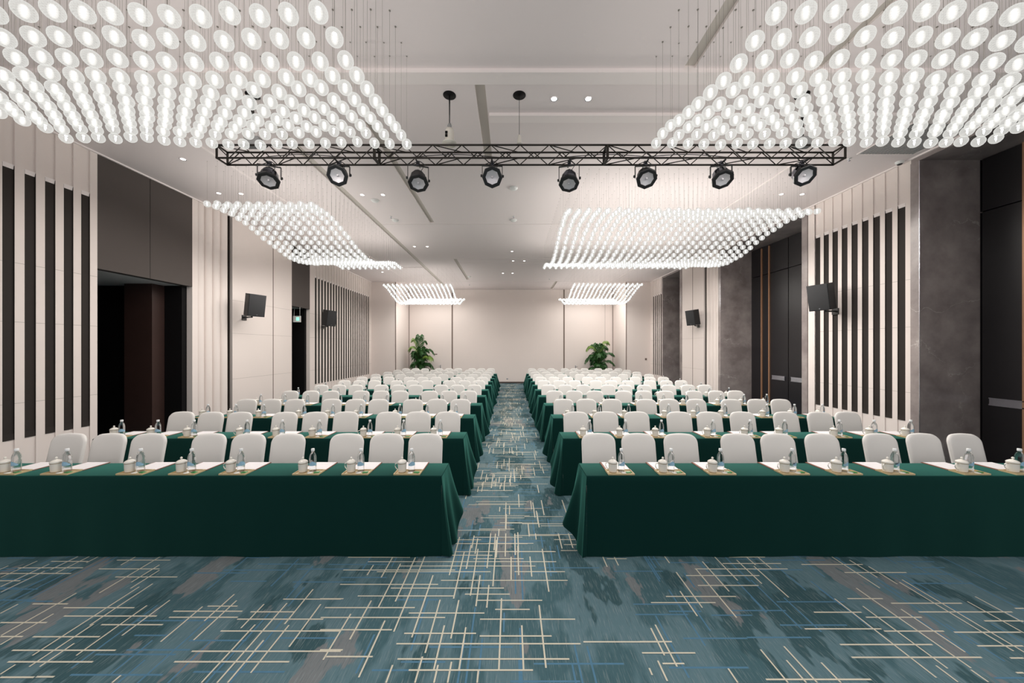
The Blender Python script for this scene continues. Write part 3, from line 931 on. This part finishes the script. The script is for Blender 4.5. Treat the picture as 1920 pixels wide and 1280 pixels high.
for x, y, z, nm, j, i in rest:
    o = len(V); V += [(x + a, y + b_, z + c) for a, b_, c in sv]; U += su; F += [tuple(o + q for q in f) for f in sf]; MI += [0] * len(sf)
    o = len(V); V += [(x + a, y + b_, z + c) for a, b_, c in bv]; U += [0] * len(bv); F += [tuple(o + q for q in f) for f in bf]; MI += [5 if nm[:3] == 'far' else 1] * len(bf)
    o = len(V); V += [(x + a, y + b_, z + c) for a, b_, c in lv]; U += [0] * len(lv)
    F += [tuple(o + q for q in f) for f in ld + lc]; MI += [6 if nm[:3] == 'far' else 3] * len(ld) + [4] * len(lc)
    o = len(V); r = .0009
    for zz in (z + BR, HC):
        for q in range(3): V.append((x + r * math.cos(q * 2.094), y + r * math.sin(q * 2.094), zz)); U.append(0)
    F += [(o, o + 1, o + 4, o + 3), (o + 1, o + 2, o + 5, o + 4), (o + 2, o, o + 3, o + 5)]; MI += [2] * 3
    o = len(V); q = .007
    for dx, dy in ((-q, -q), (q, -q), (q, q), (-q, q)): V.append((x + dx, y + dy, HC - .004)); U.append(0)
    F.append((o, o + 1, o + 2, o + 3)); MI.append(2)
me = uv_mesh('glass_ball_cluster', V, F, MI, U, ['ball_glass', 'bulb_glow', 'wire_steel', 'led_disc', 'white_plastic', 'bulb_glow_dimmed', 'led_disc_dimmed'])
tag(link('glass_ball_cluster', me), 'waving fields of small lit glass balls hung further back below the ceiling', 'pendant light', 'hanging glass balls further back', 'stuff')

# ------------------------------------------------------------------ lighting truss
TYF, TYB = 4.30, 4.465
TZT, TZB = EYE + 2.555, EYE + 2.392
TXL, TXR = -3.715, 4.22
truss = thing('lighting_truss', 'long black box truss hung under the ceiling across the room', 'truss', (0, 0, 0))
def segment(xa, xb):
    m = MB(); r = .012
    for y in (TYF, TYB):
        for z in (TZT, TZB): m.tube([(xa, y, z), (xb, y, z)], r, 'truss_black', 8)
    def brace(p, q): m.tube([p, q], .0065, 'truss_black', 5)
    n = max(4, round((xb - xa) / .36)); st = (xb - xa) / n
    for i in range(n):
        a, b = xa + i * st, xa + (i + .5) * st; c = xa + (i + 1) * st
        for y, fl_ in ((TYF, 0), (TYB, 1)):
            z0, z1 = (TZT, TZB) if not fl_ else (TZB, TZT)
            brace((a, y, z0), (b, y, z1)); brace((b, y, z1), (c, y, z0))
        for z, fl_ in ((TZT, 0), (TZB, 1)):
            y0, y1 = (TYF, TYB) if not fl_ else (TYB, TYF)
            if i % 2 == 0: brace((a, y0, z), (c, y1, z))
    for x in (xa + .008, xb - .008):
        for y in (TYF, TYB): m.box(x - .008, x + .008, y - .010, y + .010, TZB, TZT, 'truss_black')
        for z in (TZT, TZB): m.box(x - .008, x + .008, TYF, TYB, z - .009, z + .009, 'truss_black')
    m.build('truss_segment', truss)
xj1 = (702 - 958) * TYF / 640; xj2 = (1139 - 958) * TYF / 640
segment(TXL, xj1); segment(xj1, xj2); segment(xj2, TXR)

def cable_pts(a, b, sag, n=10):
    a, b = Vector(a), Vector(b)
    return [a.lerp(b, i / n) - Vector((0, 0, sag * math.sin(PI * i / n))) for i in range(n + 1)]
# power cable loosely laid along the truss
m = MB(); pts = []
sx = [505, 636, 784, 923, 1067, 1210, 1352, 1503]
spot_x = [(p - 958) * 4.38 / 640 for p in sx]
for a, b in zip(spot_x[:-1], spot_x[1:]):
    pts += cable_pts((a, TYF + .03, TZB + .03), (b, TYF + .03, TZB + .03), -.03 if int(a * 10) % 2 else .02, 8)[:-1]
m.tube(pts, .005, 'lamp_black', 5); m.build('power_cable', truss)

dirs = [(.22, -.55, -1.1), (.12, -.85, -.60), (.20, -.60, -1.1), (.05, -.9, -.65), (-.12, -.50, -1.15), (-.06, -.75, -.85), (-.10, -.70, -1.0), (-.10, -.80, -.70)]
pos_py = [331, 327, 336, 330, 336, 330, 330, 326]
spot_lab = ['leftmost black stage spotlight under the truss, chrome top shining, lens turned left',
            'black stage spotlight second from the left under the truss', 'black stage spotlight third from the left, nodding down',
            'black stage spotlight fourth from the left facing straight ahead', 'chrome backed stage spotlight nodding down right of the truss centre',
            'black stage spotlight third from the right, hung on its yoke', 'black stage spotlight second from the right, lens turned right',
            'rightmost stage spotlight under the truss, large bright lens']
for k in range(8):
    Y = 4.385
    p = P(sx[k], pos_py[k], Y)
    t = thing('stage_spotlight', spot_lab[k], 'spotlight', p, 0, 'spotlights under the truss')
    d = Vector(dirs[k]).normalized()
    az = math.atan2(d.x, -d.y)
    Rz = Matrix.Rotation(az, 4, 'Z')
    q = Vector((0, 0, -1)).rotation_difference(Rz.inverted() @ d).to_matrix().to_4x4()
    M = Rz @ q                                     # local -Z looks along d
    m = MB(); top = 'lamp_chrome' if k in (0, 4, 6, 7) else 'lamp_black'
    m.lathe([(.045, .115), (.07, .10), (.095, .05), (.106, -.03), (.108, -.06)], 12, top, M, smooth=False)
    m.box(.088, .094, -.02, .02, -.045, .0, 'yellow_sticker', M)
    bd = m.build('lamp_body', t)
    m = MB(); m.lathe([(.128, -.060), (.130, -.062), (.130, -.088), (.122, -.092), (.086, -.092), (.084, -.080), (.100, -.06)], 8, 'lamp_black', M, smooth=False, capped=False)
    m.build('front_frame', t)
    m = MB(); m.lathe([(.086, -.088), (.06, -.080), (.035, -.070), (.012, -.066), (.001, -.065)], 20, 'reflector', M, capped=False)
    m.lathe([(.001, -.086), (.010, -.083), (.014, -.075), (.012, -.066)], 10, 'downlight_glow' if False else 'reflector', M, capped=False)
    m.build('lens', t)
    # yoke and clamp
    m = MB(); e = .128; zt = (TZB - p.z) - .055
    for s in (-1, 1):
        m.box(s * e - .004, s * e + .004, -.013, .013, -.02, zt, 'lamp_black', Rz)
    m.box(-e, e, -.013, .013, zt - .004, zt + .004, 'lamp_black', Rz)
    yk = m.build('yoke', t)
    for s in (-1, 1):
        m = MB(); m.lathe([(.014, 0), (.018, .004), (.018, .014), (.010, .018)], 8, 'lamp_black', Rz @ Matrix.Translation((s * (e + .004), 0, 0)) @ Matrix.Rotation(s * PI / 2, 4, 'Y'))
        m.build('knob', yk)
    m = MB(); yo = (TYF + TYB) / 2 - Y
    m.box(-.02, .02, -.02, .02, zt, zt + .055, 'lamp_chrome'); m.tube([(0, -.095, TZB - p.z - .026), (0, .09, TZB - p.z - .026)], .011, 'lamp_black', 6)
    m.tube([(-.09, 0, zt + .02), (-.03, .01, zt + .05), (.03, -.01, zt + .05), (.09, 0, zt + .01)], .005, 'lamp_black', 5)
    m.build('clamp', t)
    m = MB(); m.tube([tuple(M @ Vector((0, .03, .10))), (.05, .03, zt - .02), (.075, .0, zt + .012)], .004, 'lamp_black', 5)
    m.build('cord', t)

# hoists that carry the truss
def hoist(px, kind, label):
    Y = 4.38; X = (px - 958) * 4.31 / 640
    t = thing('truss_hoist', label, 'hoist', (X, Y, 0), 0, 'hoists above the truss')
    m = MB(); m.lathe([(.082, HC - .004), (.082, HC + .002)], 28, 'recess_black'); m.build('ceiling_opening', t)
    zt = TZT + .06
    if kind == 'bell':
        m = MB(); m.tube([(0, 0, HC), (0, 0, zt + .26)], .010, 'lamp_black', 6, taper=.7); m.build('strap', t)
        m = MB(); m.lathe([(.02, zt + .26), (.03, zt + .23), (.018, zt + .21), (.03, zt + .20)], 8, 'hoist_grey'); m.build('hook', t)
        m = MB(); m.lathe([(.092, zt + .0), (.090, zt + .012), (.062, zt + .035), (.058, zt + .04), (.057, zt + .14), (.045, zt + .19), (.02, zt + .20)], 24, 'hoist_white')
        for z in (.06, .10): m.box(-.045, -.015, -.064, -.05, zt + z, zt + z + .03, 'recess_black')
        m.build('hoist_body', t)
    elif kind == 'cone':
        m = MB(); m.tube([(0, 0, HC), (0, 0, zt + .11)], .003, 'lamp_black', 5); m.build('cable', t)
        m = MB(); m.lathe([(.034, zt), (.028, zt + .01), (.020, zt + .10), (.012, zt + .115)], 16, 'hoist_white'); m.build('hoist_body', t)
    else:
        m = MB(); m.tube([(0, 0, HC), (0, 0, zt + .10)], .016, 'recess_black', 8); m.build('strap', t)
        m = MB(); m.rbox(-.10, .10, -.04, .05, zt - .045, zt + .09, .02, 'hoist_grey'); m.build('hoist_body', t)
hoist(841, 'bell', 'white bell-shaped hoist on a dark strap left of the aisle axis above the truss')
hoist(974, 'cone', 'small white cone on a thin cable above the truss centre')
hoist(466, 'box', 'grey hoist on a black pole behind the near left glass balls')
hoist(1513, 'box', 'grey hoist on a black pole behind the near right glass balls')

# ------------------------------------------------------------------ wall speakers
def speaker(px, py, Y, side, wy, label, yaw, tilt):
    p = P(px, py, Y)
    t = thing('wall_speaker', label, 'loudspeaker', (p.x, p.y, p.z), 0, 'black loudspeakers on wall brackets')
    M = Matrix.Rotation(yaw, 4, 'Z') @ Matrix.Rotation(tilt, 4, 'X')
    m = MB()
    # tapered cabinet, front towards -Y
    f, bk, h, d = .195, .12, .27, .30
    vs = [(-f, 0, -h), (f, 0, -h), (bk, d, -h), (-bk, d, -h), (-f, 0, h), (f, 0, h), (bk, d, h), (-bk, d, h)]
    m.add(vs, [(3, 2, 1, 0), (4, 5, 6, 7), (0, 1, 5, 4), (1, 2, 6, 5), (2, 3, 7, 6), (3, 0, 4, 7)], 'speaker_black', M=M)
    m.build('cabinet', t)
    m = MB(); m.rbox(-f + .008, f - .008, -.012, .002, -h + .01, h - .01, .004, 'speaker_grille', M, 2)
    m.box(.0, .02, -.014, -.011, -h + .035, -h + .05, 'steel', M); m.build('grille', t)
    m = MB(); base = M @ Vector((0, d * .55, -h))
    wall = Vector((side * WX - p.x, wy - p.y, base.z - .02))
    m.box(wall.x - .02, wall.x + .02, wall.y - .07, wall.y + .07, wall.z - .07, wall.z + .06, 'lamp_black')
    m.tube([base + Vector((0, 0, .01)), base + Vector((0, 0, -.03)), wall + Vector((0, 0, 0))], .02, 'lamp_black', 6)
    m.tube([(wall.x, wall.y, wall.z + .05), (wall.x - side * .06, wall.y, wall.z + .14), tuple(M @ Vector((side * .05, d * .9, -h + .12)))], .005, 'lamp_black', 5)
    m.build('wall_bracket', t)
speaker(482, 573, 8.42, -1, 8.78, 'black loudspeaker on a bracket on the plain left wall', 1.15, .16)
speaker(622, 597, 11.9, -1, 12.45, 'black loudspeaker in front of the far left striped wall', 1.25, .16)
speaker(1534, 558, 7.05, 1, 7.22, 'black loudspeaker in front of the near right striped wall', -1.3, .16)
speaker(1294, 596, 12.2, 1, 12.5, 'black loudspeaker on the plain wall on the far right', -1.3, .16)

# ------------------------------------------------------------------ small ceiling fittings
def ceil_xy(px, py):
    Y = (HC - EYE) * 640 / (652 - py); return (px - 958) * Y / 640, Y
m_ = MB(); m_.lathe([(.048, -.006), (.050, -.002), (.050, 0)], 20, 'ceiling_trim', capped=False)
m_.lathe([(.048, -.006), (.036, -.004)], 20, 'steel', capped=False); ring_me = m_.mesh('downlight_ring')
m_ = MB(); m_.lathe([(.036, -.0045), (.035, -.004)], 20, 'downlight_glow'); glow_me = m_.mesh('downlight_lens')
DL = [(343, 298, 'alone near the near left striped wall'), (410, 362, 'above the dark left opening'), (452, 363, 'left of the leftmost stage spotlight'),
      (679, 365, 'left one of the pair below the second spotlight'), (718, 365, 'right one of the pair left of the third spotlight'),
      (1039, 185, 'left one of the near pair over the truss'), (1103, 185, 'right one of the near pair over the truss'),
      (1465, 364, 'beyond the seventh spotlight'), (1504, 364, 'below the rightmost spotlight'),
      (777, 462, 'left one of a far pair beside the aisle'), (801, 462, 'right one of a far pair left of the aisle'),
      (962, 489, 'left one of the far pair on the aisle axis'), (983, 489, 'right one of the far pair on the aisle axis'),
      (943, 512, 'left one of the farthest pair on the aisle axis'), (961, 512, 'right one of the farthest pair on the aisle axis'),
      (960, 471, 'single one far up the aisle axis'), (717, 510, 'beyond the middle left glass ball field')]
for px, py, w in DL:
    x, y = ceil_xy(px, py)
    t = thing('ceiling_downlight', 'small round recessed downlight, ' + w, 'downlight', (x, y, HC), 0, 'recessed ceiling downlights')
    link('ring', ring_me, t); link('lens', glow_me, t)
m_ = MB(); m_.lathe([(.085, 0), (.085, -.012), (.060, -.035), (.03, -.045), (.001, -.046)][::-1], 24, 'white_plastic'); sd_me = m_.mesh('smoke_detector')
for px, py, w in ((963, 352, 'nearest the truss over the aisle'), (963, 412, 'further back over the aisle'), (703, 375, 'left of the aisle between two grooves'),
                  (741, 412, 'left beside the long ceiling groove'), (880, 518, 'far left over the back tables')):
    x, y = ceil_xy(px, py); o = link('smoke_detector', sd_me); o.location = (x, y, HC)
    tag(o, 'round white smoke detector, ' + w, 'smoke detector', 'smoke detectors on the ceiling')
m_ = MB(); m_.lathe([(.03, 0), (.03, -.006)], 12, 'white_plastic'); m_.tube([(0, 0, 0), (0, 0, -.04)], .008, 'steel', 6); m_.lathe([(.022, -.044), (.022, -.040)], 10, 'steel'); sp_me = m_.mesh('sprinkler')
for px, py, w in ((1592, 297, 'near the right end of the truss'), (733, 406, 'left of the aisle beside a smoke detector'), (963, 405, 'over the aisle'), (880, 533, 'far left near the back wall'), (1030, 522, 'far right near the back wall')):
    x, y = ceil_xy(px, py); o = link('sprinkler', sp_me); o.location = (x, y, HC)
    tag(o, 'small sprinkler head, ' + w, 'sprinkler', 'sprinkler heads on the ceiling')
# dome camera
x, y = ceil_xy(1687, 303)
t = thing('security_camera', 'small dome camera at the top of the near right striped wall', 'camera', (x, y, HC))
m = MB(); m.lathe([(.001, -.05), (.04, -.045), (.055, -.02), (.06, 0)], 18, 'white_plastic', capped=False); m.build('housing', t)
m = MB(); m.lathe([(.001, -.062), (.03, -.056), (.042, -.042)], 14, 'lamp_black', capped=False); m.build('lens_dome', t)
# air grille
g = thing('air_grille', 'grey slatted air grille in the ceiling by the right wall', 'air vent', (0, 0, HC))
m = MB()
for a in ((5.78, 6.74, 5.69, 5.71), (5.78, 6.74, 4.9, 4.92), (5.78, 5.80, 4.92, 5.69), (6.72, 6.74, 4.92, 5.69)): m.box(*a, -.012, 0.0, 'ceiling_trim')
m.build('frame', g)
m = MB()
for k in range(18):
    x = 5.81 + k * .051; m.box(x, x + .028, 4.92, 5.69, -.010, -.002, 'hoist_grey')
m.build('slats', g)

# exit sign hung in the far left opening
e = thing('exit_sign', 'small hanging sign with a green lit field in the far left opening', 'sign', P(557, 598, 11.1))
m = MB(); m.box(-.12, .12, -.015, .015, -.10, .10, 'white_plastic'); m.build('sign_case', e)
m = MB(); m.box(-.02, .08, -.018, -.015, -.055, .06, 'exit_glow'); m.build('lit_panel', e)
m = MB(); zt = HL - e.location.z
m.tube([(-.10, 0, .10), (-.095, 0, .3), (-.05, 0, zt)], .006, 'white_plastic', 5); m.tube([(.09, 0, .10), (.09, 0, zt)], .005, 'white_plastic', 5); m.build('hanger', e)

# ------------------------------------------------------------------ back wall fittings
def back_door(n, px, py, sd):
    root = bpy.data.objects.new('door_%d' % n, None); C.objects.link(root); root['kind'] = 'structure'
    p = P(px, py, YB - .032); root.location = p
    m = MB(); x0, x1 = (.10, -.92) if sd < 0 else (-.10, .92)
    m.box(min(x0, x1), max(x0, x1), -.004, 0, -p.z + .01, 2.25 - p.z, 'wall_fabric'); lf = m.build('door_leaf', root)
    m = MB(); m.box(-.02, .02, -.012, -.004, -.09, .09, 'steel'); hd = m.build('door_handle', lf)
    m = MB(); m.tube([(0, -.008, .03), (0, -.05, .03), (sd * .11, -.05, .03)], .009, 'steel', 6); m.build('lever', root)
back_door(4, 826, 687, -1)
back_door(5, 1079, 688, 1)
o = MB(); o.rbox(-.045, .045, -.01, 0, -.03, .03, .004, 'steel'); o = o.build('socket'); o.location = P(951, 710, YB); tag(o, 'small metal socket plate low on the back wall at the aisle end', 'socket')
o = MB(); o.rbox(-.10, .10, -.01, 0, -.03, .03, .004, 'joint_line'); o = o.build('door_plaque'); o.location = P(816.5, 664, YB - .03); tag(o, 'small dark plaque on the back wall right of the left palm', 'plaque')
o = MB(); o.rbox(-.045, .045, -.012, 0, -.05, .05, .004, 'joint_line'); o = o.build('wall_switch'); o.location = P(1211, 673, 16.8); tag(o, 'small grey control plate on the wall right of the right palm', 'switch')

# ------------------------------------------------------------------ palms
def palm(px, Y, label, seed, spec):
    rng = random.Random(seed)
    X = (px - 958) * Y / 640
    t = thing('potted_palm', label, 'plant', (X, Y, 0), 0, 'palms before the back wall')
    m = MB(); m.lathe([(.15, 0), (.17, .03), (.21, .40), (.225, .43), (.205, .43), (.20, .40)], 24, 'pot'); pt = m.build('pot', t)
    m = MB(); m.lathe([(.20, .38), (.199, .40)], 20, 'soil'); m.build('soil', pt)
    m = MB()
    for k in range(9):
        a = rng.uniform(0, 6.28); r0, r1 = rng.uniform(.02, .09), rng.uniform(.05, .18); h = rng.uniform(.9, 1.5)
        m.tube([(r0 * math.cos(a), r0 * math.sin(a), .38), ((r0 + r1) / 2 * math.cos(a), (r0 + r1) / 2 * math.sin(a), .38 + h * .5), (r1 * math.cos(a), r1 * math.sin(a), .38 + h)], .014, 'stem_green', 6, taper=.5)
    m.build('stems', t)
    for az, h0, reach, rise, droop, col in spec(rng):
        m = MB(); mm = 'leaf_light' if col else 'leaf_dark'
        dirv = Vector((math.cos(az), math.sin(az), 0)); side = Vector((-math.sin(az), math.cos(az), 0))
        N = 16; pts = []
        for i in range(N + 1):
            s = i / N
            pts.append(Vector((0, 0, h0)) + dirv * (reach * (s ** 1.15)) + Vector((0, 0, rise * math.sin(s * PI * .5 * 1.15) - droop * s ** 3)))
        m.tube(pts, .008, 'stem_green', 5, taper=.25)
        vs, fs = [], []
        for i in range(3, N * 2 + 1):
            s = i / (N * 2); a = pts[min(N - 1, int(s * N))]; b = pts[min(N, int(s * N) + 1)]; q = a.lerp(b, s * N - int(s * N))
            tan = (b - a).normalized()
            L_ = .34 * math.sin(PI * (.12 + .80 * s)) + .03
            for sg in (-1, 1):
                d = (tan * .75 + side * sg * .85 + Vector((0, 0, rng.uniform(-.1, .25)))).normalized()
                w = tan * .019; mid = q + d * L_ * .55 + Vector((0, 0, .015)); tip = q + d * L_ + Vector((0, 0, -.13 * L_ / .3 - .02))
                o = len(vs); vs += [tuple(q - w * .5), tuple(q + w * .5), tuple(mid + w), tuple(tip), tuple(mid - w)]
                fs.append((o, o + 1, o + 2, o + 3, o + 4))
        m.add(vs, fs, mm)
        m.build('frond', t)
def left_spec(rng):
    out = [(PI, 1.5, .55, .62, .30, 1), (PI * .92, 1.45, .35, 1.0, .1, 1), (PI / 2 + .2, 1.35, .12, 1.25, .0, 0), (-PI / 2, 1.3, .15, 1.15, 0, 0), (.3, 1.3, .30, 1.0, .05, 0),
           (0.1, 1.25, .75, .75, .35, 0), (-.4, 1.1, .8, .55, .35, 1), (0, .9, .75, .35, .4, 0), (-.2, .75, .7, .2, .4, 0), (PI, 1.0, .45, .3, .4, 0), (PI, .75, .5, .1, .3, 0), (-1.2, .9, .4, .6, .2, 0)]
    for k in range(16): out.append((rng.uniform(0, 6.28), rng.uniform(.7, 1.35), rng.uniform(.25, .45), rng.uniform(.4, .8), rng.uniform(.1, .4), 0))
    return out
def right_spec(rng):
    out = [(.15, 1.5, .52, .85, .18, 1), (PI, 1.5, .62, .62, .28, 1), (PI, .95, .72, .6, .38, 0), (0, 1.15, .82, .62, .2, 0), (0, .95, .85, .45, .35, 0), (-.2, .7, .7, .3, .45, 0),
           (PI, .8, .55, .2, .3, 0), (PI / 2, 1.2, .2, 1.0, .1, 0), (-PI / 2, 1.2, .2, .95, .1, 0), (2.6, 1.25, .35, .9, .15, 0), (.6, 1.2, .3, .9, .15, 0)]
    for k in range(18): out.append((rng.uniform(0, 6.28), rng.uniform(.65, 1.4), rng.uniform(.25, .48), rng.uniform(.4, .75), rng.uniform(.1, .4), 0))
    return out
palm(787, 18.0, 'bushy green palm before the back wall on the left, tall upright frond', 3, left_spec)
palm(1122, 18.0, 'bushy green palm before the back wall on the right, yellowish top fronds', 8, right_spec)
